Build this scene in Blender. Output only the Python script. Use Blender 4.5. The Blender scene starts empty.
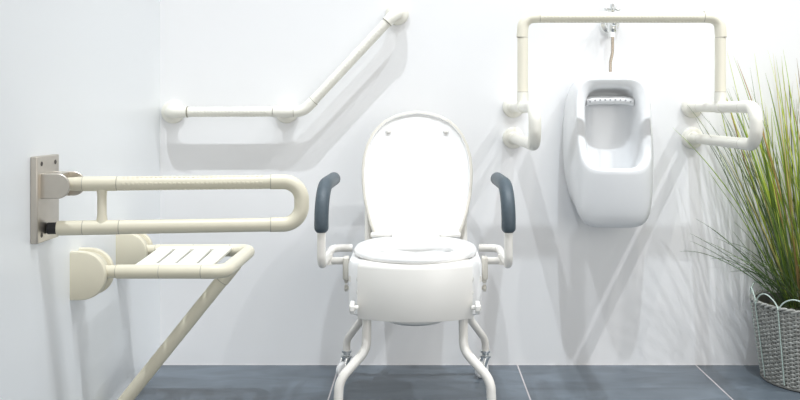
import bpy, math, random
from mathutils import Vector, Matrix
C = bpy.data.collections.new('scene'); bpy.context.scene.collection.children.link(C)
F, CX, CY, CZ = 900.0, 421.0, 108.0, 0.865      # focal length in px, vanishing point, camera height
D = 3.03                                         # back wall distance
LW = -0.879                                      # left wall
PI = math.pi
random.seed(7)

# ------------------------------------------------------------------ materials
def new_mat(name):
    m = bpy.data.materials.new(name); m.use_nodes = True
    return m, m.node_tree.nodes, m.node_tree.links, m.node_tree.nodes['Principled BSDF']
def simple(name, col, rough=0.35, metal=0.0, coat=0.0, noise=0.03, bump=0.0, nscale=30, spec=0.5):
    m, N, L, b = new_mat(name)
    tc = N.new('ShaderNodeTexCoord'); no = N.new('ShaderNodeTexNoise')
    no.inputs['Scale'].default_value = nscale; no.inputs['Detail'].default_value = 4
    L.new(tc.outputs['Object'], no.inputs['Vector'])
    mx = N.new('ShaderNodeMix'); mx.data_type = 'RGBA'
    mx.inputs['A'].default_value = tuple(c*(1-noise) for c in col)+(1,)
    mx.inputs['B'].default_value = tuple(min(1, c*(1+noise)) for c in col)+(1,)
    L.new(no.outputs['Fac'], mx.inputs['Factor']); L.new(mx.outputs['Result'], b.inputs['Base Color'])
    b.inputs['Roughness'].default_value = rough; b.inputs['Metallic'].default_value = metal
    b.inputs['Coat Weight'].default_value = coat; b.inputs['Coat Roughness'].default_value = 0.08
    b.inputs['Specular IOR Level'].default_value = spec
    if bump:
        bp = N.new('ShaderNodeBump'); bp.inputs['Strength'].default_value = bump; bp.inputs['Distance'].default_value = 0.002
        L.new(no.outputs['Fac'], bp.inputs['Height']); L.new(bp.outputs['Normal'], b.inputs['Normal'])
    return m
M = {}
M['cream'] = simple('cream_nylon', (0.73, 0.685, 0.545), 0.38, noise=0.02)
M['cream_pale'] = simple('pale_cream_nylon', (0.86, 0.84, 0.76), 0.38, noise=0.02)
M['ivory'] = simple('ivory_nylon', (0.83, 0.79, 0.66), 0.38, noise=0.02)
M['seam'] = simple('seam_grey', (0.42, 0.40, 0.33), 0.6)
M['slot'] = simple('bracket_groove', (0.62, 0.59, 0.48), 0.5)
M['steel'] = simple('brushed_steel', (0.56, 0.52, 0.46), 0.34, metal=0.9, noise=0.06, nscale=60)
M['chrome'] = simple('chrome', (0.88, 0.89, 0.88), 0.2, metal=1.0, noise=0.01)
M['bronze'] = simple('flush_pipe_metal', (0.55, 0.48, 0.40), 0.22, metal=0.9)
M['rubber'] = simple('black_rubber', (0.02, 0.02, 0.022), 0.6)
M['screw'] = simple('screw_dark', (0.12, 0.11, 0.10), 0.4, metal=0.6)
M['porcelain'] = simple('porcelain', (0.80, 0.81, 0.82), 0.28, coat=0.3, noise=0.005)
M['porc_hole'] = simple('porcelain_hole', (0.35, 0.36, 0.38), 0.5)
M['white'] = simple('white_plastic', (0.90, 0.895, 0.885), 0.28, coat=0.2, noise=0.005)
M['offwhite'] = simple('offwhite_plastic', (0.84, 0.82, 0.775), 0.3, coat=0.2, noise=0.01)
M['frame'] = simple('painted_frame', (0.83, 0.80, 0.745), 0.28, coat=0.4, noise=0.01)
M['beige'] = simple('lid_rim', (0.70, 0.67, 0.60), 0.35, noise=0.01)
M['foam'] = simple('grey_foam', (0.066, 0.090, 0.108), 0.5, noise=0.15, bump=0.15, nscale=120)
M['mint'] = simple('mint_wire', (0.60, 0.72, 0.66), 0.4)
M['soil'] = simple('moss_soil', (0.10, 0.10, 0.06), 0.9, noise=0.4, bump=0.6)
M['liner'] = simple('basket_core', (0.16, 0.16, 0.15), 0.8)

def wicker_mat():
    m, N, L, b = new_mat('grey_wicker')
    tc = N.new('ShaderNodeTexCoord'); no = N.new('ShaderNodeTexNoise')
    no.inputs['Scale'].default_value = 55; no.inputs['Detail'].default_value = 5
    L.new(tc.outputs['Object'], no.inputs['Vector'])
    cr = N.new('ShaderNodeValToRGB')
    cr.color_ramp.elements[0].position = 0.3; cr.color_ramp.elements[0].color = (0.27, 0.27, 0.25, 1)
    cr.color_ramp.elements[1].position = 0.7; cr.color_ramp.elements[1].color = (0.52, 0.53, 0.50, 1)
    L.new(no.outputs['Fac'], cr.inputs['Fac']); L.new(cr.outputs['Color'], b.inputs['Base Color'])
    b.inputs['Roughness'].default_value = 0.6
    return m
M['wicker'] = wicker_mat()

def blade_mat():
    m, N, L, b = new_mat('grass_blade')
    at = N.new('ShaderNodeAttribute'); at.attribute_name = 'Col'
    L.new(at.outputs['Color'], b.inputs['Base Color'])
    b.inputs['Roughness'].default_value = 0.5
    return m
M['blade'] = blade_mat()

def wall_mat(name, c1, c2, zlow):
    m, N, L, b = new_mat(name)
    tc = N.new('ShaderNodeTexCoord'); no = N.new('ShaderNodeTexNoise')
    no.inputs['Scale'].default_value = 1.3; no.inputs['Detail'].default_value = 2
    L.new(tc.outputs['Object'], no.inputs['Vector'])
    mx = N.new('ShaderNodeMix'); mx.data_type = 'RGBA'
    mx.inputs['A'].default_value = c1+(1,); mx.inputs['B'].default_value = c2+(1,)
    L.new(no.outputs['Fac'], mx.inputs['Factor']); L.new(mx.outputs['Result'], b.inputs['Base Color'])
    b.inputs['Roughness'].default_value = 0.34
    n2 = N.new('ShaderNodeTexNoise'); n2.inputs['Scale'].default_value = 260
    L.new(tc.outputs['Object'], n2.inputs['Vector'])
    bp = N.new('ShaderNodeBump'); bp.inputs['Strength'].default_value = 0.05; bp.inputs['Distance'].default_value = 0.001
    L.new(n2.outputs['Fac'], bp.inputs['Height']); L.new(bp.outputs['Normal'], b.inputs['Normal'])
    return m
M['wall_back'] = wall_mat('wall_back_paint', (0.855, 0.855, 0.86), (0.88, 0.88, 0.885), 0)
M['wall_left'] = wall_mat('wall_left_panel', (0.905, 0.93, 0.945), (0.92, 0.945, 0.96), 0)

def floor_mat():
    m, N, L, b = new_mat('slate_tile')
    tc = N.new('ShaderNodeTexCoord'); sp = N.new('ShaderNodeSeparateXYZ'); L.new(tc.outputs['Object'], sp.inputs['Vector'])
    def math_(op, a, bb):
        n = N.new('ShaderNodeMath'); n.operation = op
        for i, v in enumerate((a, bb)):
            if v is None: continue
            if isinstance(v, (int, float)): n.inputs[i].default_value = v
            else: L.new(v, n.inputs[i])
        return n.outputs[0]
    def line(axis, off, size, w):
        t = math_('DIVIDE', math_('ADD', sp.outputs[axis], off), size)
        fr = math_('FRACT', t, None)
        d = math_('ABSOLUTE', math_('SUBTRACT', fr, 0.5), None)     # .5 at the joint
        return math_('GREATER_THAN', d, 0.5-w/2/size), math_('FLOOR', t, None)
    lx, fx = line('X', 0.2754+6, 0.6, 0.0042)
    ly, fy = line('Y', 3.57, 0.6, 0.0042)
    g = math_('MAXIMUM', lx, ly)
    cell = N.new('ShaderNodeCombineXYZ'); L.new(fx, cell.inputs[0]); L.new(fy, cell.inputs[1])
    wn = N.new('ShaderNodeTexWhiteNoise'); L.new(cell.outputs[0], wn.inputs['Vector'])
    mp = N.new('ShaderNodeMapping'); mp.inputs['Scale'].default_value = (1, 2.6, 1); L.new(tc.outputs['Object'], mp.inputs['Vector'])
    no = N.new('ShaderNodeTexNoise'); no.inputs['Scale'].default_value = 4.5; no.inputs['Detail'].default_value = 8; no.inputs['Distortion'].default_value = 0.8
    L.new(mp.outputs[0], no.inputs['Vector'])
    cr = N.new('ShaderNodeValToRGB')
    cr.color_ramp.elements[0].position = 0.3; cr.color_ramp.elements[0].color = (0.078, 0.096, 0.115, 1)
    cr.color_ramp.elements[1].position = 0.75; cr.color_ramp.elements[1].color = (0.140, 0.172, 0.205, 1)
    L.new(math_('ADD', no.outputs['Fac'], math_('MULTIPLY', math_('SUBTRACT', wn.outputs['Value'], 0.5), 0.16)), cr.inputs['Fac'])
    mx = N.new('ShaderNodeMix'); mx.data_type = 'RGBA'; L.new(g, mx.inputs['Factor'])
    L.new(cr.outputs['Color'], mx.inputs['A']); mx.inputs['B'].default_value = (0.50, 0.46, 0.46, 1)
    L.new(mx.outputs['Result'], b.inputs['Base Color'])
    b.inputs['Roughness'].default_value = 0.36
    bp = N.new('ShaderNodeBump'); bp.inputs['Strength'].default_value = 0.25; bp.inputs['Distance'].default_value = 0.003
    L.new(no.outputs['Fac'], bp.inputs['Height']); L.new(bp.outputs['Normal'], b.inputs['Normal'])
    return m
M['floor'] = floor_mat()

# ------------------------------------------------------------------ mesh builder
class MB:
    def __init__(s): s.v = []; s.f = []; s.mi = []; s.col = []
    def add(s, v, f, mi=0):
        o = len(s.v); s.v += [tuple(p) for p in v]
        s.f += [tuple(i+o for i in q) for q in f]; s.mi += [mi]*len(f)
    def loft(s, loops, cap0=True, cap1=True, mi=0):
        n = len(loops[0]); v = [p for l in loops for p in l]; f = []
        for a in range(len(loops)-1):
            for i in range(n):
                j = (i+1) % n
                f.append((a*n+i, a*n+j, (a+1)*n+j, (a+1)*n+i))
        if cap0: f.append(tuple(range(n))[::-1])
        if cap1: f.append(tuple((len(loops)-1)*n+i for i in range(n)))
        s.add(v, f, mi)
    def tube(s, pts, r, n=20, mi=0, rr=None, cap=True, rounded=False, flat=1.0):
        pts = [Vector(p) for p in pts]
        rad = rr if rr else [r]*len(pts)
        if rounded:
            d0 = (pts[0]-pts[1]).normalized(); d1 = (pts[-1]-pts[-2]).normalized()
            a, b = [], []
            r0, r1 = rad[0], rad[-1]
            for k in (0.35, 0.7, 0.92):
                c = math.sqrt(1-k*k)
                a.append((pts[0]+d0*r0*0.8*k, r0*c)); b.append((pts[-1]+d1*r1*0.8*k, r1*c))
            pts = [p for p, _ in a[::-1]]+pts+[p for p, _ in b]
            rad = [q for _, q in a[::-1]]+list(rad)+[q for _, q in b]
        loops = []; prev = None
        for i, p in enumerate(pts):
            if i == 0: t = pts[1]-pts[0]
            elif i == len(pts)-1: t = pts[-1]-pts[-2]
            else: t = (pts[i+1]-p).normalized()+(p-pts[i-1]).normalized()
            t.normalize()
            if prev is None:
                up = Vector((0, 0, 1)) if abs(t.z) < 0.9 else Vector((0, 1, 0))
                nrm = (up-t*up.dot(t)).normalized()
            else:
                nrm = (prev-t*prev.dot(t)).normalized()
            prev = nrm; bn = t.cross(nrm)
            loops.append([p+nrm*math.cos(2*PI*k/n)*rad[i]+bn*math.sin(2*PI*k/n)*rad[i]*flat for k in range(n)])
        s.loft(loops, cap, cap, mi)
    def lathe(s, prof, org, axis=(0, 0, 1), n=40, mi=0, cap=True):
        """prof: (radius, height) pairs along axis"""
        q = Vector((0, 0, 1)).rotation_difference(Vector(axis).normalized())
        org = Vector(org)
        loops = [[org+q @ Vector((r*math.cos(2*PI*k/n), r*math.sin(2*PI*k/n), h)) for k in range(n)] for r, h in prof]
        s.loft(loops, cap, cap, mi)
    def box(s, c, d, rot=None, mi=0, bev=0.0):
        c = Vector(c); x, y, z = d[0]/2, d[1]/2, d[2]/2
        if bev <= 0:
            v = [Vector((sx*x, sy*y, sz*z)) for sz in (-1, 1) for sx, sy in ((-1, -1), (1, -1), (1, 1), (-1, 1))]
            f = [(3, 2, 1, 0), (4, 5, 6, 7), (0, 1, 5, 4), (1, 2, 6, 5), (2, 3, 7, 6), (3, 0, 4, 7)]
            if rot: v = [rot @ p for p in v]
            s.add([c+p for p in v], f, mi); return
        def rr(ax, ay, r, zz):
            out = []
            for cx, cy, a0 in ((ax-r, ay-r, 0), (-ax+r, ay-r, 90), (-ax+r, -ay+r, 180), (ax-r, -ay+r, 270)):
                for k in range(4):
                    a = math.radians(a0+k*30); out.append(Vector((cx+r*math.cos(a), cy+r*math.sin(a), zz)))
            return out
        lp = []
        for k in range(4):
            a = k*PI/6; ins = bev*(1-math.sin(a)); lp.append(rr(x-ins, y-ins, bev*0.999-ins+bev*0.05, -z+bev*(1-math.cos(a))))
        for k in range(4):
            a = k*PI/6; ins = bev*(1-math.cos(a)); lp.append(rr(x-ins, y-ins, bev*0.999-ins+bev*0.05, z-bev+bev*math.sin(a)))
        if rot: lp = [[rot @ p for p in l] for l in lp]
        s.loft([[c+p for p in l] for l in lp], mi=mi)
    def build(s, name, mats, parent=None, smooth=True, loc=None, sub=0, angle=40, bevel=0, kind=None):
        if not isinstance(mats, (list, tuple)): mats = [mats]
        base = Vector(loc) if loc is not None else Vector((0, 0, 0))
        me = bpy.data.meshes.new(name)
        me.from_pydata([Vector(p)-base for p in s.v], [], s.f)
        for m in mats: me.materials.append(m)
        me.polygons.foreach_set('material_index', s.mi)
        me.validate()
        import bmesh
        bm = bmesh.new(); bm.from_mesh(me); bmesh.ops.recalc_face_normals(bm, faces=bm.faces); bm.to_mesh(me); bm.free()
        if smooth:
            me.polygons.foreach_set('use_smooth', [True]*len(me.polygons))
            if not sub: me.set_sharp_from_angle(angle=math.radians(angle))
        o = bpy.data.objects.new(name, me); C.objects.link(o)
        if parent:
            o.parent = parent; o.location = base-Vector(world(parent))
        else: o.location = base
        if bevel:
            b = o.modifiers.new('bevel', 'BEVEL'); b.width = bevel; b.segments = 3; b.limit_method = 'ANGLE'
        if sub:
            sd = o.modifiers.new('sub', 'SUBSURF'); sd.levels = sub; sd.render_levels = sub
        if kind: o['kind'] = kind
        return o
def world(o):
    p = Vector(o.location)
    while o.parent: o = o.parent; p = p+Vector(o.location)
    return p
def thing(name, label, cat, loc, group=None):
    o = bpy.data.objects.new(name, None); o.empty_display_size = 0.05; C.objects.link(o)
    o.location = loc; o['label'] = label; o['category'] = cat
    if group: o['group'] = group
    return o
def fillet(pts, r, n=10):
    """polyline with rounded corners; returns list of segments ('line'|'bend', points)"""
    pts = [Vector(p) for p in pts]; segs = []; cur = pts[0]
    rs = r if isinstance(r, (list, tuple)) else [r]*(len(pts)-2)
    for i in range(1, len(pts)-1):
        a, b, c = pts[i-1], pts[i], pts[i+1]
        u = (a-b).normalized(); w = (c-b).normalized()
        ang = u.angle(w); R = rs[i-1]; t = R/math.tan(ang/2)
        s0, s1 = b+u*t, b+w*t
        segs.append(('line', [cur, s0]))
        ctr = b+(u+w).normalized()*(R/math.sin(ang/2))
        v0, v1 = s0-ctr, s1-ctr; tot = v0.angle(v1); ax = v0.cross(v1).normalized()
        segs.append(('bend', [ctr+Matrix.Rotation(tot*k/n, 3, ax) @ v0 for k in range(n+1)]))
        cur = s1
    segs.append(('line', [cur, pts[-1]]))
    return segs
def path(pts, r, n=10):
    out = []
    for kind, p in fillet(pts, r, n):
        for q in p:
            if not out or (q-out[-1]).length > 1e-5: out.append(q)
    return out

def grip(mb, a, b, r, ridges=True, sp=0.0115):
    """straight grip sleeve with raised anti-slip ribs along it"""
    a, b = Vector(a), Vector(b); mb.tube([a, b], r, 24)
    if not ridges: return
    t = (b-a).normalized(); L = (b-a).length
    up = Vector((0, 0, 1)) if abs(t.z) < 0.9 else Vector((0, 1, 0))
    n0 = (up-t*up.dot(t)).normalized(); bn = t.cross(n0)
    k = int((L-0.02)/sp)
    for q in range(6):
        an = 2*PI*(q+0.5)/6
        d = n0*math.cos(an)+bn*math.sin(an); e = t.cross(d)
        for i in range(k):
            c = a+t*(0.01+sp*(i+0.5))+d*(r*0.985)
            v = []
            for h, sc in ((0, 1), (0.0011, 0.7)):
                for sx, sy in ((-1, -1), (1, -1), (1, 1), (-1, 1)):
                    v.append(c+d*h+t*(sx*sp*0.33*sc)+e*(sy*0.0026*sc))
            mb.add(v, [(4, 5, 6, 7), (0, 1, 5, 4), (1, 2, 6, 5), (2, 3, 7, 6), (3, 0, 4, 7)])
def bend_piece(pts, ext0, ext1, r, m, root, name='elbow', seams=(True, True)):
    pts = [Vector(p) for p in pts]
    d0 = (pts[0]-pts[1]).normalized(); d1 = (pts[-1]-pts[-2]).normalized()
    q = list(pts)
    if ext0: q = [pts[0]+d0*ext0]+q
    if ext1: q = q+[pts[-1]+d1*ext1]
    mb = MB(); mb.tube(q, r, 24)
    for s, on in ((0, seams[0]), (-1, seams[1])):
        if on:
            d = d0 if s == 0 else d1
            mb.tube([q[s]-d*0.0002, q[s]+d*0.0016], r*0.998, 24, mi=1)
    return mb.build(name, [m, M['seam']], root)
def flange(c, axis, R, m, root, name='wall_flange'):
    """round wall rose: c on the wall, axis pointing into the room"""
    mb = MB()
    mb.lathe([(R*0.985, 0), (R, 0.003), (R, 0.010), (R*0.96, 0.0145), (R*0.86, 0.0175), (R*0.62, 0.019), (R*0.55, 0.022), (R*0.5, 0.026)], Vector(c)-Vector(axis)*0.001, axis, 48)
    return mb.build(name, m, root)

# ------------------------------------------------------------------ the setting
def slab(name, c, d, m):
    mb = MB(); mb.box(c, d); o = mb.build(name, m, smooth=False); o['kind'] = 'structure'; return o
slab('wall_back', ((LW+3.4)/2, D+0.05, 1.45), (3.4-LW, 0.10, 2.9), M['wall_back'])
slab('wall_left', (LW-0.05, (D+0.1-1.2)/2, 1.45), (0.10, D+0.1+1.2, 2.9), M['wall_left'])
slab('floor', ((LW-0.1+3.4)/2, (D+0.1-1.2)/2, -0.05), (3.4-LW+0.1, D+0.1+1.2, 0.10), M['floor'])

# ------------------------------------------------------------------ angled grab bar on the back wall
def angled_bar():
    yo, r = 2.965, 0.0165
    A = Vector((-0.833, yo, 0.852)); B = Vector((-0.388, yo, 0.853)); U = Vector((-0.080, yo, 1.182)); Mx = -0.452
    root = thing('angled_grab_bar', 'long cream grab bar on the back wall, level at left and sloping up at right', 'grab bar', (A.x, D, A.z))
    m = M['cream_pale']
    for c, w in ((A, 1), (Vector((Mx, yo, 0.8525)), 1), (U, 1)):
        flange((c.x, D, c.z-(0.004 if c.x == Mx else 0)), (0, -1, 0), 0.039, m, root)
    # left elbow
    segs = fillet([(A.x, D-0.01, A.z), A, (A.x+0.1, yo, A.z)], 0.032)
    e = segs[1][1]; bend_piece(e, 0.02, 0.032, r+0.0022, m, root, seams=(False, True))
    jx0 = A.x+0.032+0.032+0.0016
    g = MB(); grip(g, (jx0, yo, A.z), (Mx-0.036, yo, B.z), r, True); g.build('grip_sleeve', m, root)
    # angle joint
    segs = fillet([(Mx-0.034, yo, B.z), B, U], 0.06)
    ln = segs[0][1]; bend_piece(segs[1][1], (segs[1][1][0]-Vector((Mx+0.034, yo, B.z))).length, 0.022, r+0.0018, m, root, 'angle_joint')
    # middle tee fitting with leg to the wall
    t = MB(); t.tube([(Mx-0.034, yo, B.z), (Mx+0.032, yo, B.z)], r+0.0022, 24); t.tube([(Mx, yo, B.z), (Mx, D-0.012, B.z-0.004)], r+0.001, 24)
    t.build('tee_joint', m, root)
    dU = (U-B).normalized(); s0 = segs[2][1][0]+dU*0.0236
    se = fillet([B, U, (U.x, D-0.01, U.z)], 0.034)
    e = se[1][1]; u0 = e[0]-dU*0.012
    g = MB(); grip(g, s0, u0-dU*0.0016, r, True); g.build('grip_sleeve', m, root)
    bend_piece(e, 0.012, 0.02, r+0.0022, m, root, seams=(True, False))
angled_bar()

# ------------------------------------------------------------------ fold-down armrest rail on the left wall
def fold_rail():
    root = thing('folding_grab_rail', 'cream double-tube folding support rail hinged on a steel plate on the left wall', 'grab rail', (LW, 2.08, 0.66))
    y0, y1 = 2.023, 2.145
    p = MB(); p.box((LW+0.0085, (y0+y1)/2, 0.657), (0.017, y1-y0, 0.197), bev=0.003)
    plate = p.build('mounting_plate', M['steel'], root)
    for yy in (2.045, 2.122):
        for zz in (0.738, 0.576):
            s = MB(); s.lathe([(0.0055, 0), (0.0055, 0.0012), (0.004, 0.002), (0.002, 0.001)], (LW+0.0165, yy, zz), (1, 0, 0), 20); s.build('screw', M['screw'], plate)
    zu, zl = 0.6895, 0.588
    xh = LW+0.017
    # hinge housing: two rounded steel cheeks with a web
    def cheek(y, th, dx):
        mb = MB(); lo = []
        for yy, ins in ((y-th/2, 0.0012), (y-th/2+0.0012, 0), (y+th/2-0.0012, 0), (y+th/2, 0.0012)):
            R = 0.0285-ins; cx = xh+0.037+dx; pts = [Vector((xh-0.001, yy, zu-0.002-R)), Vector((xh-0.001, yy, zu-0.002+R))]
            for k in range(17):
                a = PI/2-PI*k/16; pts.append(Vector((cx+R*math.cos(a), yy, zu-0.002+R*math.sin(a))))
            lo.append(pts)
        mb.loft(lo); return mb
    cheek(2.043, 0.006, 0).build('hinge_cheek', M['steel'], root)
    cheek(2.116, 0.006, 0.008).build('hinge_cheek', M['steel'], root)
    w = MB(); w.box((xh+0.018, 2.0795, zu-0.002), (0.036, 0.068, 0.055), bev=0.002); w.tube([(xh+0.038, 2.045, zu-0.002), (xh+0.038, 2.114, zu-0.002)], 0.010, 20)
    w.build('hinge_block', M['steel'], root)
    # double tube loop, turned slightly away from the camera
    org = Vector((xh+0.030, 2.075, 0)); ang = math.radians(7.5)
    def P(u, z): return Vector((org.x+u*math.cos(ang), org.y+u*math.sin(ang), z))
    r = 0.0165; m = M['cream']
    uend = 0.552; rb = (zu-zl)/2
    # seams at u for pixel columns ~103, 137, 274
    def seg_tube(z, u0, u1, jt, ridges):
        g = MB(); grip(g, P(u0, z), P(u1, z), r, ridges, sp=0.0105); return g.build('grip_sleeve', m, root)
    def solid(z, u0, u1, name='collar', s1=True):
        g = MB(); g.tube([P(u0, z), P(u1, z)], r+0.0006, 24)
        if s1: g.tube([P(u1-0.0002, z), P(u1+0.0018, z)], r*0.995, 24, mi=1)
        return g.build(name, [m, M['seam']], root)
    k = MB(); k.tube([P(0.014, zu), P(0.050, zu)], r, 24, rr=[r*0.9, r*1.02]); k.tube([P(0.050, zu), P(0.0515, zu)], r*0.99, 24, mi=1); k.build('pivot_socket', [m, M['seam']], root)
    solid(zu, 0.0515, 0.126); solid(zl, 0.052, 0.131)
    lo0 = MB(); lo0.tube([P(-0.006, zl), P(0.050, zl)], r+0.0006, 24); lo0.tube([P(0.050, zl), P(0.052, zl)], r*0.995, 24, mi=1); lo0.build('collar', [m, M['seam']], root)
    b = MB(); b.tube([P(-0.027, zl), P(-0.0055, zl)], r*0.82, 24, rounded=False); b.build('rubber_stop', M['rubber'], root)
    seg_tube(zu, 0.128, uend-rb-0.022, 0, True); seg_tube(zl, 0.133, uend-rb-0.022, 0, False)
    st = MB(); st.tube([P(0.093, zl+r*0.6), P(0.093, zl+0.03), P(0.093, zu-0.03), P(0.093, zu-r*0.6)], 0.0095, 16, rr=[0.0135, 0.0105, 0.0105, 0.012]); st.build('strut', m, root)
    c = P(uend-rb, (zu+zl)/2); h = Vector((math.cos(ang), math.sin(ang), 0))
    # squarish return bend
    segs = fillet([P(uend-rb-0.001, zu), P(uend, zu), P(uend, zl), P(uend-rb-0.001, zl)], [rb*0.86]*2, 12)
    pts = []
    for kk, q in segs:
        for v in q:
            if not pts or (v-pts[-1]).length > 1e-5: pts.append(v)
    bend_piece(pts, 0.020, 0.020, r+0.0012, m, root, 'end_bend')
fold_rail()

# ------------------------------------------------------------------ fold-down shower seat
def shower_seat():
    root = thing('shower_seat', 'cream slatted fold-down shower seat on the left wall with one sloping leg', 'shower seat', (LW, 2.45, 0.0))
    m = M['cream']; r = 0.0178; z = 0.4495
    xe = -0.498
    def dshape(y0, y1, m_, ra=0.088, rz=0.0615, e=0.006):
        mb = MB(); lo = []
        for yy, ins in ((y0, e), (y0+e*0.3, e*0.3), (y0+e, 0), (y1-e, 0), (y1-e*0.3, e*0.3), (y1, e)):
            pts = [Vector((LW, yy, 0.444-rz+ins))]
            for k in range(25):
                a = -PI/2+PI*k/24
                ca, sa = math.cos(a), math.sin(a)
                pts.append(Vector((LW+0.020+(ra-0.020-ins)*abs(ca)**0.9, yy, 0.444+(rz-ins)*math.copysign(abs(sa)**0.95, sa))))
            pts.append(Vector((LW, yy, 0.444+rz-ins)))
            lo.append(pts)
        mb.loft(lo); return mb
    for y0 in (2.252, 2.592):
        br = dshape(y0, y0+0.022, m).build('wall_bracket', m, root)
        dshape(y0+0.058, y0+0.078, m).build('bracket_cheek', m, br)
        dshape(y0+0.020, y0+0.060, M['slot'], 0.079, 0.053, 0.002).build('bracket_core', M['slot'], br)
    yn, yf = 2.286, 2.626
    xs = LW+0.070
    def tube_side(y, seams):
        g = MB(); g.tube([(xs, y, z), (xs+0.035, y, z)], r*0.92, 24)
        g.tube([(xs+0.035, y, z), (xs+0.037, y, z)], r*0.9, 24, mi=1)
        g.build('pivot_socket', [m, M['seam']], root)
        g = MB(); g.tube([(xs+0.037, y, z), (xe-0.060, y, z)], r, 24); g.tube([(xe-0.0602, y, z), (xe-0.058, y, z)], r*0.99, 24, mi=1)
        g.tube([(xs+0.145, y, z), (xs+0.1462, y, z)], r*1.003, 24, mi=1)
        g.build('side_tube', [m, M['seam']], root)
    tube_side(yn, 0); tube_side(yf, 0)
    pts = path([(xe-0.058, yn, z), (xe, yn, z), (xe, yf, z), (xe-0.058, yf, z)], 0.034, 10)
    e = MB(); e.tube(pts, r+0.0005, 24); e.build('end_bend', m, root)
    # slatted deck: boards between slots, slots slightly oblique
    ys, yb = yn+0.008, yf-0.008
    def deck():
        mb = MB()
        # columns described at near and far y
        edges_n = [-0.735, -0.685, -0.679, -0.638, -0.632, -0.582, -0.576, -0.535]
        edges_f = [-0.758, -0.714, -0.704, -0.661, -0.651, -0.605, -0.595, -0.548]
        def slat(x0n, x1n, x0f, x1f):
            lo = []
            N_ = 10
            for k in range(N_+1):
                t = k/N_; y = ys+(yb-ys)*t
                a = x0n+(x0f-x0n)*t; b = x1n+(x1f-x1n)*t
                zt = z+0.014; th = 0.012
                e_ = 0.003
                lo.append([(a+e_, y, zt-th), (b-e_, y, zt-th), (b, y, zt-th+e_), (b, y, zt-e_), (b-e_, y, zt), (a+e_, y, zt), (a, y, zt-e_), (a, y, zt-th+e_)])
            mb.loft(lo)
        for i in range(0, 8, 2): slat(edges_n[i], edges_n[i+1], edges_f[i], edges_f[i+1])
        # near and far rails joining the slats
        for y0, y1, s in ((ys, ys+0.034, 0), (yb-0.052, yb, 1)):
            E = edges_f if s else edges_n
            mb.box(((E[0]+E[-1])/2, (y0+y1)/2, z+0.0078), (E[-1]-E[0]-0.002, y1-y0, 0.0118))
        return mb.build('slatted_deck', M['cream_pale'], root, bevel=0)
    deck()
    ym = (yn+yf)/2-0.01
    lg = MB()
    top = Vector((xe-0.004, ym, z-0.004)); foot = Vector((-0.846, ym, 0.018))
    d = (foot-top).normalized()
    lg.tube([top+d*0.012, foot], 0.0182, 24)
    leg = lg.build('leg', m, root)
    s = MB(); q = top+d*0.062; s.tube([q, q+d*0.002], 0.0184, 24, mi=1); s.tube([top+d*0.004, q], 0.0195, 24); s.build('leg_socket', [m, M['seam']], leg)
    f = MB(); f.tube([foot-d*0.03, foot+d*0.004], 0.0205, 24); f.lathe([(0.026, 0), (0.026, 0.006), (0.021, 0.012)], (-0.850, ym, 0.0), (0, 0, 1), 30)
    f.build('rubber_foot', M['slot'], leg)
shower_seat()

# ------------------------------------------------------------------ support frame round the urinal
def urinal_frame():
    root = thing('urinal_grab_frame', 'cream tube support frame standing out from the wall around and above the urinal', 'grab rail', (0.61, D, 0.8))
    m = M['ivory']; mp = M['cream_pale']; r = 0.0165
    XL, XR = 0.310, 0.912; YF = 2.450; zu, zl = 0.868, 0.764; yv = 2.742; zt = 1.141
    for X in (XL, XR):
        for zz in (zu, zl): flange((X, D, zz), (0, -1, 0), 0.036, mp, root)
        for zz, s in ((zu, 1), (zl, 0)):
            a = MB(); a.tube([(X, D-0.018, zz), (X, D-0.085, zz)], r+0.0005, 24); a.tube([(X, D-0.085, zz), (X, D-0.0868, zz)], r*0.99, 24, mi=1)
            a.build('wall_socket', [mp, M['seam']], root)
            b = MB(); grip(b, (X, D-0.0868, zz), (X, YF+0.105, zz), r, False); b.build('arm_tube', mp, root)
        rb = (zu-zl)/2*0.85
        pts = path([(X, YF+0.10, zu), (X, YF, zu), (X, YF, zl), (X, YF+0.10, zl)], rb, 12)
        bend_piece(pts, 0, 0, r+0.001, mp, root, 'end_bend')
        # tee collar on the upper tube
        t = MB(); t.tube([(X, yv-0.028, zu), (X, yv+0.028, zu)], r+0.0022, 24); t.tube([(X, yv, zu), (X, yv, zu+0.045)], r+0.0015, 24)
        t.tube([(X, yv, zu+0.045), (X, yv, zu+0.0466)], r*1.0, 24, mi=1)
        t.build('tee_joint', [mp, M['seam']], root)
        p = MB(); grip(p, (X, yv, zu+0.0466), (X, yv, zt-0.062), r, False); p.build('upright', m, root)
    for X, s in ((XL, 1), (XR, -1)):
        se = fillet([(X, yv, zt-0.1), (X, yv, zt), (X+s*0.1, yv, zt)], 0.034, 12)
        bend_piece(se[1][1], 0.026, 0.016, r+0.001, m, root)
    g = MB(); grip(g, (XL+0.0515, yv, zt), (XR-0.0515, yv, zt), r, True, sp=0.0105); g.build('grip_sleeve', m, root)
urinal_frame()

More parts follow.
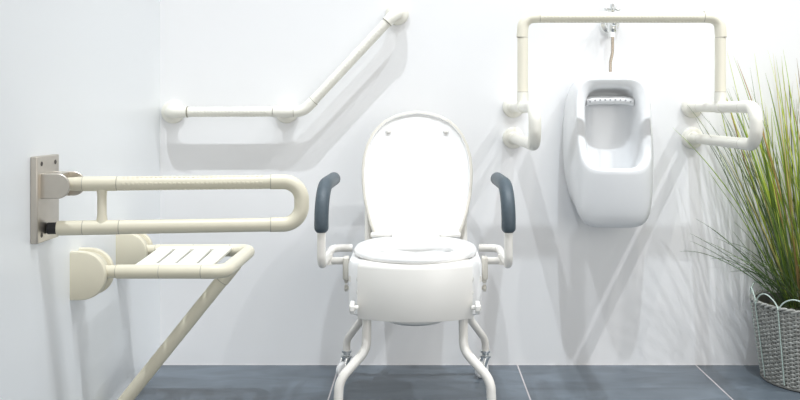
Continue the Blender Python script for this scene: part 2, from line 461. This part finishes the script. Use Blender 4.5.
# ------------------------------------------------------------------ urinal
def urinal():
    ux = 0.617
    root = thing('urinal', 'white wall-hung porcelain urinal under the cream frame', 'urinal', (ux, D, 0.5))
    NP = 64
    def outline(hw_t, hw_m, hw_b, zt, zb, rt, yfun, pw=4.0):
        """closed outline, width varying from top to bottom"""
        zc = (zt+zb)/2; hz = (zt-zb)/2; e = 2/pw; raw = []
        Q = 1440
        for k in range(Q+1):
            a = 2*PI*k/Q
            ca, sa = math.cos(a), math.sin(a)
            cx = math.copysign(abs(ca)**e, ca); sz = math.copysign(abs(sa)**e, sa)
            z = zc+hz*sz
            t = (z-zb)/(zt-zb)
            q = abs(t-0.5)/0.5
            w = hw_m+((hw_t if t > 0.5 else hw_b)-hw_m)*q**2
            raw.append((w*cx, z, t, cx))
        # even spacing along the outline, right, top, left and bottom kept in register
        pts = []
        for quad in range(4):
            seg = raw[quad*Q//4:(quad+1)*Q//4+1]
            acc = [0.0]
            for p, n in zip(seg, seg[1:]): acc.append(acc[-1]+math.hypot(n[0]-p[0], n[1]-p[1]))
            j = 0
            for i in range(NP//4):
                target = acc[-1]*i/(NP//4)
                while j < len(acc)-2 and acc[j+1] < target: j += 1
                f = (target-acc[j])/max(1e-9, acc[j+1]-acc[j])
                v = [seg[j][m]+(seg[j+1][m]-seg[j][m])*f for m in range(4)]
                pts.append(Vector((ux+v[0], yfun(v[2], v[3]), v[1])))
        return pts
    def Y(top, bot, bow=0.0):
        return lambda t, cx: D-(bot+(top-bot)*t)-bow*(1-cx*cx)*(0.3+0.7*min(1.0, max(0.0, (0.70-t)/0.45)))
    zt, zb = 0.978, 0.484
    L = []
    L.append(outline(0.132, 0.143, 0.104, zt+0.002, zb+0.012, 0, Y(-0.001, -0.001)))
    L.append(outline(0.134, 0.145, 0.105, zt+0.002, zb+0.008, 0, Y(0.02, 0.02)))
    L.append(outline(0.131, 0.143, 0.108, zt-0.001, zb+0.002, 0, Y(0.07, 0.09), 4.4))
    L.append(outline(0.124, 0.136, 0.113, zt-0.006, zb-0.002, 0, Y(0.095, 0.150, 0.010), 6.5))
    L.append(outline(0.118, 0.127, 0.113, zt-0.011, zb+0.001, 0, Y(0.108, 0.168, 0.014), 8))
    L.append(outline(0.115, 0.122, 0.114, zt-0.015, zb+0.040, 0, Y(0.112, 0.178, 0.018), 8))
    L.append(outline(0.113, 0.120, 0.112, zt-0.018, zb+0.120, 0, Y(0.114, 0.190, 0.020), 6))
    L.append(outline(0.111, 0.118, 0.112, zt-0.021, zb+0.178, 0, Y(0.114, 0.196, 0.022), 5.4))
    L.append(outline(0.105, 0.112, 0.107, zt-0.027, zb+0.187, 0, Y(0.112, 0.197, 0.022), 5.2))
    L.append(outline(0.089, 0.094, 0.092, zt-0.042, zb+0.192, 0, Y(0.108, 0.190, 0.018), 5))
    L.append(outline(0.082, 0.087, 0.085, zt-0.049, zb+0.190, 0, Y(0.100, 0.176, 0.012), 5))
    L.append(outline(0.080, 0.084, 0.079, zt-0.052, zb+0.170, 0, Y(0.080, 0.150), 4.6))
    L.append(outline(0.079, 0.082, 0.068, zt-0.056, zb+0.135, 0, Y(0.045, 0.110), 4))
    L.append(outline(0.074, 0.077, 0.055, zt-0.068, zb+0.115, 0, Y(0.026, 0.060), 3.4))
    L.append(outline(0.045, 0.045, 0.030, zt-0.110, zb+0.160, 0, Y(0.020, 0.034), 3))
    mb = MB(); mb.loft(L)
    body = mb.build('bowl', M['porcelain'], root, sub=1)
    # spreader ledge with its row of holes
    s = MB()
    lo = []
    zz = zt-0.088
    for i in range(21):
        t = i/20; x = ux-0.077+0.154*t; dz = 0.006*(1-(2*t-1)**4)
        y0 = D-0.035; y1 = D-0.098
        lo.append([(x, y0, zz+dz+0.010), (x, y1+0.01, zz+dz+0.008), (x, y1, zz+dz), (x, y1+0.002, zz+dz-0.014), (x, y1+0.008, zz+dz-0.018), (x, y0, zz+dz-0.018)])
    s.loft(lo); sp = s.build('spreader_ledge', M['porcelain'], root, angle=60)
    for i in range(9):
        t = i/8; x = ux-0.066+0.132*t
        h = MB(); h.lathe([(0.0030, 0), (0.0030, 0.0008)], (x, D-0.0972, zz-0.0045+0.006*(1-(2*t-1)**4)), (0, -1, 0), 12)
        h.build('spray_hole', M['porc_hole'], sp)
    c = MB(); c.lathe([(0.020, 0), (0.020, 0.004), (0.014, 0.007)], (0.630, D-0.045, zt-0.001), (0, 0, 1), 28); c.build('inlet_collar', M['porcelain'], root)
    # flush valve and its pipe, fixed on the wall above
    v = thing('flush_valve', 'chrome flush valve with cross handle and thin pipe above the urinal', 'valve', (0.633, D, 1.16))
    f = MB(); vx, vz = 0.634, 1.146
    f.lathe([(0.033, -0.001), (0.034, 0.003), (0.030, 0.010), (0.018, 0.013), (0.014, 0.02)], (vx, D, vz), (0, -1, 0), 40); f.build('wall_rose', M['chrome'], v)
    b = MB(); b.tube([(vx, D-0.015, vz), (vx, D-0.068, vz)], 0.0125, 20, rounded=True)
    b.lathe([(0.013, -0.030), (0.016, -0.026), (0.016, 0.0), (0.012, 0.008), (0.007, 0.022), (0.0065, 0.040)], (vx, D-0.046, vz), (0, 0, 1), 24)
    b.lathe([(0.011, -0.046), (0.011, -0.030)], (vx, D-0.046, vz), (0, 0, 1), 6)
    b.build('valve_body', M['chrome'], v)
    hd = MB(); hz = vz+0.047
    hd.lathe([(0.007, -0.012), (0.009, -0.006), (0.009, 0.006), (0.007, 0.016), (0.003, 0.019)], (vx, D-0.046, hz), (0, 0, 1), 20)
    for a in range(4):
        an = PI/4*0.3+a*PI/2; dd = Vector((math.cos(an), math.sin(an), 0))
        o = Vector((vx, D-0.046, hz)); hd.tube([o, o+dd*0.012, o+dd*0.023], 0.004, 12, rr=[0.0045, 0.0045, 0.0068], rounded=True)
    hd.build('cross_handle', M['chrome'], v)
    pp = MB(); y = D-0.046
    pts = path([(vx+0.001, y, vz-0.045), (vx+0.001, y, vz-0.098), (vx-0.006, y, vz-0.128), (vx-0.006, y, zt+0.006)], 0.03, 6)
    pp.tube(pts, 0.005, 14); pp.build('flush_pipe', M['bronze'], v)
urinal()

# ------------------------------------------------------------------ commode chair
def commode():
    cx = -0.016
    root = thing('commode_chair', 'white commode chair with raised oval lid, grey padded armrests and rear castors', 'commode chair', (cx, 2.6, 0))
    def X(u): return cx+u
    FR = M['frame']
    # seat ring --------------------------------------------------------
    yc = 2.565; hl = 0.200; hw = 0.175; n = 72
    def ring(w, l, z, e=2.1, yo=0.0, front=1.0):
        out = []
        for k in range(n):
            a = 2*PI*k/n; ca, sa = math.cos(a), math.sin(a)
            ee = e if sa < 0 else 2.6
            out.append(Vector((X(w*math.copysign(abs(ca)**(2/ee), ca)), yc+yo+l*math.copysign(abs(sa)**(2/ee), sa), z)))
        return out
    zs = 0.455
    s = MB()
    hw2, hl2 = 0.107, 0.097; yo = -0.040
    prof = [(hw-0.012, hl-0.012, zs-0.003), (hw-0.003, hl-0.003, zs), (hw, hl, zs+0.007), (hw-0.004, hl-0.004, zs+0.014), (hw-0.014, hl-0.014, zs+0.018), (hw-0.032, hl-0.034, zs+0.0195)]
    loops = [ring(a, b, c) for a, b, c in prof]
    inner = [(hw2+0.018, hl2+0.018, zs+0.018), (hw2+0.006, hl2+0.006, zs+0.015), (hw2, hl2, zs+0.008), (hw2+0.002, hl2+0.002, zs-0.003)]
    loops += [ring(a, b, c, 2.1, yo) for a, b, c in inner]
    loops.append(ring(hw-0.012, hl-0.012, zs-0.003))
    s.loft(loops, False, False); s.build('seat', M['white'], root, angle=70)
    # lid ---------------------------------------------------------------
    hwp = [(0, .133), (.012, .137), (.035, .147), (.075, .158), (.115, .167), (.16, .1725), (.205, .174), (.245, .171), (.285, .161), (.32, .145), (.345, .126), (.365, .104), (.381, .073), (.391, .038)]
    top = Vector((0, 0.110, 0.392)); leanv = Vector((0, 0.105, 0.386)).normalized(); H = 0.396
    nrm = Vector((0, -leanv.z, leanv.y))      # toward the camera
    org = Vector((X(0.004), 2.762, 0.474))
    poly = [(w, v*H/0.396) for v, w in hwp]+[(0.0, 0.396)]+[(-w, v) for v, w in hwp[::-1]]
    def inset(d):
        m_ = len(poly); out = []
        for i, (a, b) in enumerate(poly):
            p0, p1 = poly[i-1], poly[(i+1) % m_]
            if i == 0: t = Vector((poly[1][0]-a, poly[1][1]-b)).normalized()+Vector((1, 0))
            elif i == m_-1: t = Vector((1, 0))+Vector((a-p0[0], b-p0[1])).normalized()
            else: t = Vector((p1[0]-p0[0], p1[1]-p0[1]))
            t.normalize(); nn = Vector((-t.y, t.x)); out.append((a+nn.x*d, b+nn.y*d))
        return out
    def place(pl, h): return [org+Vector((a, 0, 0))+leanv*b+nrm*h for a, b in pl]
    l = MB()
    l.loft([place(inset(0.010), -0.010), place(inset(0.003), -0.007), place(inset(0), 0.0), place(inset(0.0012), 0.006), place(inset(0.004), 0.008), place(inset(0.0095), 0.008)], True, False, 1)
    l.loft([place(inset(0.0095), 0.008), place(inset(0.011), 0.0075), place(inset(0.013), 0.002), place(inset(0.022), 0.0005)], False, True, 0)
    lid = l.build('lid', [M['white'], M['beige']], root, angle=50)
    for u in (-0.091, 0.091):
        b = MB(); b.lathe([(0.0085, 0), (0.0085, 0.005), (0.006, 0.008), (0.003, 0.009)], org+Vector((u, 0, 0))+leanv*0.328+nrm*0.0005, nrm, 20); b.build('bumper', M['offwhite'], lid)
    for u in (-0.105, 0.105):
        b = MB(); b.tube([(X(u-0.028), 2.750, 0.478), (X(u+0.028), 2.750, 0.478)], 0.0075, 16, rounded=True); b.build('hinge', M['offwhite'], lid)
    hb = MB(); hb.box((X(0), 2.742, 0.474), (0.145, 0.035, 0.026), bev=0.006); hb.build('hinge_block', M['white'], root)
    # seat pan / housing ------------------------------------------------
    def U(w, yf, yb, z, r, ins=0):
        w -= ins; yf += ins; yb -= ins; out = []
        for sx, sy, a0 in ((1, -1, -90), (1, 1, 0), (-1, 1, 90), (-1, -1, 180)):
            yy = yf if sy < 0 else yb; rr = r if sy < 0 else 0.03
            for k in range(9):
                a = math.radians(a0+k*90/8)
                out.append(Vector((X(sx*(w-rr)+rr*math.cos(a)), yy-sy*rr+rr*math.sin(a), z)))
        return out
    h = MB()
    h.loft([U(0.180, 2.43, 2.755, 0.300, 0.05, 0.006), U(0.182, 2.43, 2.755, 0.306, 0.05, 0.0), U(0.184, 2.425, 2.76, 0.436, 0.05, 0), U(0.184, 2.425, 2.76, 0.447, 0.05, 0.004), U(0.184, 2.425, 2.76, 0.4515, 0.05, 0.014)], True, False)
    def E(w, l, z): return [Vector((X(w*math.cos(a)), 2.530+l*math.sin(a), z)) for a in [math.radians(q) for sx, sy, a0 in ((1, -1, -90), (1, 1, 0), (-1, 1, 90), (-1, -1, 180)) for q in [a0+3+k*84/8 for k in range(9)]]]
    h.loft([U(0.184, 2.425, 2.76, 0.4515, 0.05, 0.014), E(0.112, 0.080+0.020, 0.4515), E(0.108, 0.097, 0.445), E(0.100, 0.09, 0.31), E(0.085, 0.08, 0.302)], False, True)
    h.build('seat_pan', M['white'], root)
    # front apron: curved plate
    def arc(z, w, yside, ymid, th):
        f = []; b = []
        K = 20
        for k in range(K+1):
            t = -1+2*k/K; y = ymid+(yside-ymid)*t*t
            f.append(Vector((X(w*t), y, z))); b.append(Vector((X(w*t*0.985), y+th, z)))
        return f+b[::-1]
    a = MB()
    a.loft([arc(0.3050, 0.149, 2.404, 2.361, 0.05), arc(0.3035, 0.1525, 2.401, 2.356, 0.06), arc(0.306, 0.1535, 2.400, 2.355, 0.06), arc(0.440, 0.1535, 2.400, 2.355, 0.06), arc(0.448, 0.152, 2.402, 2.358, 0.06), arc(0.4525, 0.147, 2.408, 2.366, 0.05), arc(0.454, 0.140, 2.416, 2.376, 0.04)])
    ap = a.build('front_apron', M['offwhite'], root, angle=50)
    for u in (-1, 1):
        for zz in (0.404, 0.368):
            b = MB(); b.lathe([(0.006, 0), (0.006, 0.004), (0.003, 0.006)], (X(u*0.152), 2.425, zz), (u, 0, 0), 14); b.build('bolt', M['offwhite'], ap)
        k = MB(); k.lathe([(0.006, 0), (0.006, 0.010), (0.0165, 0.0105), (0.018, 0.013), (0.018, 0.020), (0.015, 0.022), (0.008, 0.0225), (0.008, 0.024)], (X(u*0.150), 2.385, 0.336), (u, 0, 0), 10); k.build('clamp_knob', M['offwhite'], root, angle=30)
    # potty bucket below
    p = MB(); p.lathe([(0.060, 0.262), (0.080, 0.264), (0.096, 0.272), (0.106, 0.2995)], (X(0), 2.56, 0), (0, 0, 1), 48); p.build('bucket', M['offwhite'], root)
    # side frames: front legs, side rails, rear legs ---------------------
    rt = 0.0125
    for u in (-1, 1):
        f = MB()
        pts = path([(X(u*0.205), 2.372, 0.022), (X(u*0.200), 2.376, 0.146), (X(u*0.130), 2.412, 0.217), (X(u*0.130), 2.440, 0.35)], [0.065, 0.06], 10)
        f.tube(pts, rt, 20, rr=None); leg = f.build('leg', FR, root)
        t = MB(); t.lathe([(0.016, 0), (0.0175, 0.003), (0.0155, 0.034), (0.0135, 0.038)], (X(u*0.2055), 2.372, 0), (0, 0, 1), 24); t.build('rubber_tip', M['slot'], leg)
        b = MB()
        pts = path([(X(u*0.223), 2.895, 0.085), (X(u*0.223), 2.893, 0.120), (X(u*0.172), 2.850, 0.195), (X(u*0.168), 2.78, 0.42)], [0.055, 0.055], 10)
        b.tube(pts, rt*0.95, 20); rear = b.build('leg', FR, root)
        rl = MB(); rl.tube([(X(u*0.170), 2.45, 0.400), (X(u*0.170), 2.80, 0.400)], rt*0.9, 16); rl.build('side_rail', FR, root)
        # castor
        wx, wy = X(u*0.223)-(0.024 if u < 0 else 0.004), 2.897
        cs = MB(); sx = X(u*0.223)
        cs.lathe([(0.013, 0.062), (0.019, 0.064), (0.019, 0.069), (0.012, 0.071), (0.012, 0.079), (0.0175, 0.080), (0.0175, 0.086), (0.010, 0.089)], (sx, wy, 0), (0, 0, 1), 24)
        # fork cheeks beside the wheel
        tx = -1 if u < 0 else 1
        for dx in (-0.0135, 0.0135):
            c0 = Vector((sx+dx*0.9, wy, 0.066)); c1 = Vector((sx+dx*0.95, wy-0.016, 0.026))
            cs.tube([c0, (c0+c1)/2+Vector((0, -0.002, 0)), c1], 0.009, 12, rr=[0.009, 0.0075, 0.006], flat=0.2)
        cs.tube([(sx-0.016, wy-0.016, 0.026), (sx+0.016, wy-0.016, 0.026)], 0.004, 12)
        castor = cs.build('castor', M['chrome'], root)
        w = MB(); w.lathe([(0.018, -0.0085), (0.0225, -0.008), (0.0255, -0.005), (0.026, 0), (0.0255, 0.005), (0.0225, 0.008), (0.018, 0.0085)], (0, 0, 0), (1, 0, 0), 32)
        wo = w.build('wheel', M['white'], castor)
        wo.location = (sx, wy-0.016, 0.026)
        castor.location = (sx-root.location.x, wy-root.location.y, 0)
        # shift geometry of the castor so it swivels about its stem
        off = Vector((sx, wy, 0))
        for vv in castor.data.vertices: vv.co -= off
        wo.location = Vector((0, -0.016, 0.026))
        castor.rotation_euler = (0, 0, math.radians(-44 if u < 0 else -50))
        # armrest ---------------------------------------------------------
        ax = 0.2495
        zarm = 0.650; zlow = 0.4445
        pts = path([(X(u*0.239), 2.630, zarm+0.008), (X(u*ax), 2.400, zarm+0.004), (X(u*ax), 2.400, zlow), (X(u*ax), 2.70, zlow), (X(u*0.19), 2.705, zlow)], [0.095, 0.028, 0.03], 12)
        am = MB(); am.tube(pts, 0.0115, 20); arm = am.build('armrest', FR, root)
        pp = path([(X(u*0.2388), 2.634, zarm+0.008), (X(u*ax), 2.400, zarm+0.004), (X(u*ax), 2.400, 0.545)], 0.095, 14)
        pd = MB(); pd.tube(pp, 0.0192, 28, rounded=True); pd.build('arm_pad', M['foam'], arm)
        st = MB(); st.tube([(X(u*ax), 2.560, zlow-0.014), (X(u*0.190), 2.560, zlow-0.014)], 0.0105, 18); st.tube([(X(u*ax), 2.560, zlow-0.024), (X(u*ax), 2.560, zlow+0.004)], 0.0145, 16)
        st.build('cross_stub', FR, arm)
        bk = MB(); bk.box((X(u*0.197), 2.560, 0.411), (0.016, 0.040, 0.062), bev=0.003); bk.tube([(X(u*0.18), 2.56, 0.40), (X(u*0.197), 2.56, 0.40)], 0.008, 12)
        bk.build('bracket', M['beige'], root)
        for zz in (0.376, 0.353):
            kn = MB(); kn.lathe([(0.005, 0), (0.005, 0.010), (0.010, 0.011), (0.010, 0.018), (0.006, 0.020)], (X(u*0.182), 2.56, zz), (u, 0, 0), 8); kn.build('bolt', M['beige'], root, angle=30)
    # backrest frame behind the lid
    bf = MB()
    pts = path([(X(-0.150), 2.790, 0.33), (X(-0.150), 2.835, 0.46), (X(-0.150), 2.925, 0.76), (X(0.150), 2.925, 0.76), (X(0.150), 2.835, 0.46), (X(0.150), 2.790, 0.33)], [0.06, 0.06, 0.06, 0.06], 8)
    bf.tube(pts, 0.012, 18); bf.build('backrest_frame', FR, root)
    cb = MB(); cb.tube([(X(-0.168), 2.79, 0.385), (X(0.168), 2.79, 0.385)], 0.011, 16); cb.build('rear_crossbar', FR, root)
commode()

# ------------------------------------------------------------------ basket and grass
def plant():
    px, py = 1.262, 2.862
    root = thing('wicker_planter', 'round grey wicker basket with looped mint wire edge beside the wall at right', 'basket', (px, py, 0))
    rb, rtp, H = 0.168, 0.200, 0.250
    core = MB()
    core.lathe([(rb-0.012, 0.0), (rb-0.010, 0.004), (rtp-0.014, H-0.006), (rtp-0.022, H-0.006), (rtp-0.030, H-0.045)], (px, py, 0), (0, 0, 1), 64); core.build('basket_body', M['liner'], root)
    # weave: stakes and alternating weavers
    ns = 60; wv = MB(); rows = 38
    for k in range(ns):
        a = 2*PI*k/ns; d = Vector((math.cos(a), math.sin(a), 0)); o = Vector((px, py, 0))
        wv.tube([o+d*(rb-0.0035)+Vector((0, 0, 0.004)), o+d*(rtp-0.0035)+Vector((0, 0, H-0.004))], 0.0032, 6)
    for j in range(rows):
        z = 0.008+(H-0.020)*j/(rows-1); R = rb+(rtp-rb)*z/H
        seg = ns*4; lp = []; pts = []
        for k in range(seg):
            a = 2*PI*k/seg; w = math.cos(PI*(k/4)+PI*(j % 2))
            rr = R-0.0030+0.0042*w
            pts.append((rr*math.cos(a), rr*math.sin(a), a))
        v = []; f = []
        for (x, y, a) in pts:
            for q in range(5):
                t = 2*PI*q/5; dr = 0.0022*math.cos(t); dz = 0.0028*math.sin(t)
                v.append((px+x+dr*math.cos(a), py+y+dr*math.sin(a), z+dz))
        for i in range(seg):
            i2 = (i+1) % seg
            for q in range(5):
                q2 = (q+1) % 5; f.append((i*5+q, i2*5+q, i2*5+q2, i*5+q2))
        wv.add(v, f)
    wv.build('weave', M['wicker'], root, angle=80)
    rim = MB()
    for ph in (0, PI):
        pts = []
        for k in range(241):
            a = 2*PI*k/240; t = a*26+ph
            rr = rtp-0.002+0.0045*math.cos(t); pts.append((px+rr*math.cos(a), py+rr*math.sin(a), H-0.001+0.0045*math.sin(t)))
        rim.tube(pts, 0.0040, 7, cap=False)
    rim.build('braided_rim', M['wicker'], root, angle=80)
    foot = MB(); pts = [(px+(rb+0.001)*math.cos(2*PI*k/80), py+(rb+0.001)*math.sin(2*PI*k/80), 0.005) for k in range(81)]
    foot.tube(pts, 0.004, 7, cap=False); foot.build('base_rim', M['liner'], root)
    nl = 12
    for k in range(nl):
        a0 = 2*PI*(k/nl)+math.radians(213); a1 = a0+2*PI/nl
        pts = []
        for i in range(17):
            t = i/16; a = a0+(a1-a0)*t; rr = rtp+0.001
            pts.append((px+rr*math.cos(a), py+rr*math.sin(a), H-0.006+0.042*math.sin(PI*t)**0.6))
        lp = MB(); lp.tube(pts, 0.0021, 8)
        Rb = rb+0.004
        lp.tube([(px+(rtp+0.004)*math.cos(a0), py+(rtp+0.004)*math.sin(a0), H), (px+Rb*math.cos(a0), py+Rb*math.sin(a0), 0.012)], 0.0018, 6)
        lp.build('wire_loop', M['mint'], root)
    sl = MB(); sl.lathe([(0.0005, H-0.02), (0.10, H-0.022), (rtp-0.026, H-0.034), (rtp-0.027, H-0.05)], (px, py, 0), (0, 0, 1), 48, cap=False)
    sl.build('soil', M['soil'], root)
    # grass --------------------------------------------------------------
    g = thing('ornamental_grass', 'tall tuft of thin green and brown grass blades growing in the grey basket', 'plant', (px, py, H-0.02))
    rnd = random.Random(11)
    v = []; f = []; cols = []
    pal = [(0.17, 0.26, 0.03), (0.25, 0.33, 0.04), (0.10, 0.17, 0.025), (0.30, 0.37, 0.07), (0.22, 0.15, 0.06), (0.33, 0.31, 0.11), (0.09, 0.12, 0.04), (0.17, 0.12, 0.06)]
    wts = [6, 6, 5, 4, 2.2, 2.5, 3, 1.6]
    NB = 0
    def blade(base, az, lean, L, curve, width, col, tipcol=None, wob=0.0):
        K = 14; p = Vector(base); th = lean; a = az
        n0 = len(v); side_a = rnd.uniform(0, PI)
        for k in range(K+1):
            t = k/K
            w = width*(1-t)**0.55*(0.55+0.45*min(1, t*6))*0.5+0.00025
            d = Vector((math.sin(th)*math.cos(a), math.sin(th)*math.sin(a), math.cos(th)))
            sd = d.cross(Vector((math.cos(side_a+t*2.0), math.sin(side_a+t*2.0), 0.3))).normalized()
            nn = d.cross(sd)
            for q in range(3):
                an = 2*PI*q/3
                v.append(p+sd*w*math.cos(an)+nn*w*0.5*math.sin(an))
                c0 = col; c1 = tipcol or col
                cols.append(tuple(c0[i]*(1-t)+c1[i]*t for i in range(3))+(1,))
            p = p+d*(L/K); th += curve/K*(0.3+1.4*t); a += wob/K
            # stay off the wall
            if p.y > D-0.012: p.y = D-0.012-0.001*rnd.random()
            if p.z < 0.26: p.z = 0.26
        for k in range(K):
            for q in range(3):
                q2 = (q+1) % 3; b = n0+k*3
                f.append((b+q, b+q2, b+3+q2, b+3+q))
    for i in range(205):
        az = rnd.uniform(0, 2*PI); rr = 0.105*math.sqrt(rnd.random())
        base = (px+rr*math.cos(az), py+rr*math.sin(az)*0.9, H-0.026)
        az2 = az+rnd.gauss(0, 0.5)
        c = rnd.choices(pal, wts)[0]; s = rnd.uniform(1.0, 1.9); c = tuple(x*s for x in c)
        c2 = tuple(x*y for x, y in zip(c, (1.25, 1.15, 1.0)))
        lean = abs(rnd.gauss(0.12, 0.10))+rr*1.2
        L = rnd.uniform(0.50, 0.86)*(1.0 if lean < 0.35 else 0.9)
        blade(base, az2, lean, L, rnd.uniform(-0.05, 0.42), rnd.uniform(0.0055, 0.0098), c, c2, rnd.uniform(-0.6, 0.6))
    # loose outer blades arching towards the room and low over the rim
    for i in range(90):
        az = rnd.uniform(PI*0.72, PI*1.45) if i % 3 else rnd.uniform(0, 2*PI)
        rr = rnd.uniform(0.05, 0.13)
        base = (px+rr*math.cos(az), py+rr*math.sin(az)*0.8, H-0.026)
        c = rnd.choices([(0.08, 0.14, 0.05), (0.13, 0.20, 0.06), (0.09, 0.12, 0.06)], [3, 3, 2])[0]
        if i % 2:
            blade(base, az, rnd.uniform(0.55, 0.95), rnd.uniform(0.20, 0.40), rnd.uniform(0.1, 1.3), 0.0040, c, None, rnd.uniform(-0.8, 0.8))
        else:
            blade(base, az, rnd.uniform(0.25, 0.42), rnd.uniform(0.5, 0.78), rnd.uniform(0.1, 0.6), 0.0036, c, None, rnd.uniform(-1, 1))
    me = bpy.data.meshes.new('blades'); o0 = Vector(g.location)
    me.from_pydata([p-o0 for p in v], [], f); me.materials.append(M['blade'])
    ca = me.color_attributes.new('Col', 'FLOAT_COLOR', 'POINT')
    ca.data.foreach_set('color', [x for c in cols for x in c])
    me.polygons.foreach_set('use_smooth', [True]*len(me.polygons))
    o = bpy.data.objects.new('blades', me); C.objects.link(o); o.parent = g; o['kind'] = 'stuff'
plant()

# ------------------------------------------------------------------ light
W = bpy.data.worlds.new('world'); bpy.context.scene.world = W; W.use_nodes = True
W.node_tree.nodes['Background'].inputs['Color'].default_value = (0.985, 0.98, 0.965, 1)
W.node_tree.nodes['Background'].inputs['Strength'].default_value = 0.625
def area(name, loc, tgt, size, power, col=(1, 1, 1), spread=PI):
    l = bpy.data.lights.new(name, 'AREA'); l.shape = 'DISK'; l.size = size; l.energy = power; l.color = col; l.spread = spread
    o = bpy.data.objects.new(name, l); C.objects.link(o); o.location = loc
    o.rotation_euler = (Vector(tgt)-Vector(loc)).to_track_quat('-Z', 'Y').to_euler(); return o
SP = math.radians(62)
area('ceiling_spot', (-0.66, 1.45, 4.4), (-0.50, 2.70, 0.0), 0.06, 9.8, (0.91, 0.955, 1), SP)
area('ceiling_spot', (0.75, 1.45, 4.4), (0.5, 2.70, 0.0), 0.06, 8.6, (0.86, 0.935, 1), SP)
area('ceiling_spot', (2.7, 1.45, 4.4), (1.0, 2.80, 0.0), 0.06, 11.2, (0.95, 0.97, 1), SP)
area('ceiling_spot', (1.75, 1.60, 4.0), (1.0, 2.80, 0.0), 0.04, 3, (1, 0.97, 0.93), SP)
area('added_fill', (2.2, -1.6, 1.3), (-0.5, 3.0, 0.2), 2.6, 37, (1.0, 0.975, 0.93))  # unseen fill lamp added behind the camera to lift the left and lower walls

# ------------------------------------------------------------------ camera
cam = bpy.data.cameras.new('camera'); co = bpy.data.objects.new('camera', cam); C.objects.link(co)
co.location = (0, 0, CZ); co.rotation_euler = (PI/2, 0, 0)
cam.sensor_width = 36; cam.lens = 36*F/800
cam.shift_x = -(CX-400)/800; cam.shift_y = -(200-CY)/800
cam.clip_start = 0.05
sc = bpy.context.scene; sc.camera = co
sc.view_settings.view_transform = 'Standard'; sc.view_settings.look = 'None'; sc.view_settings.exposure = 0.0
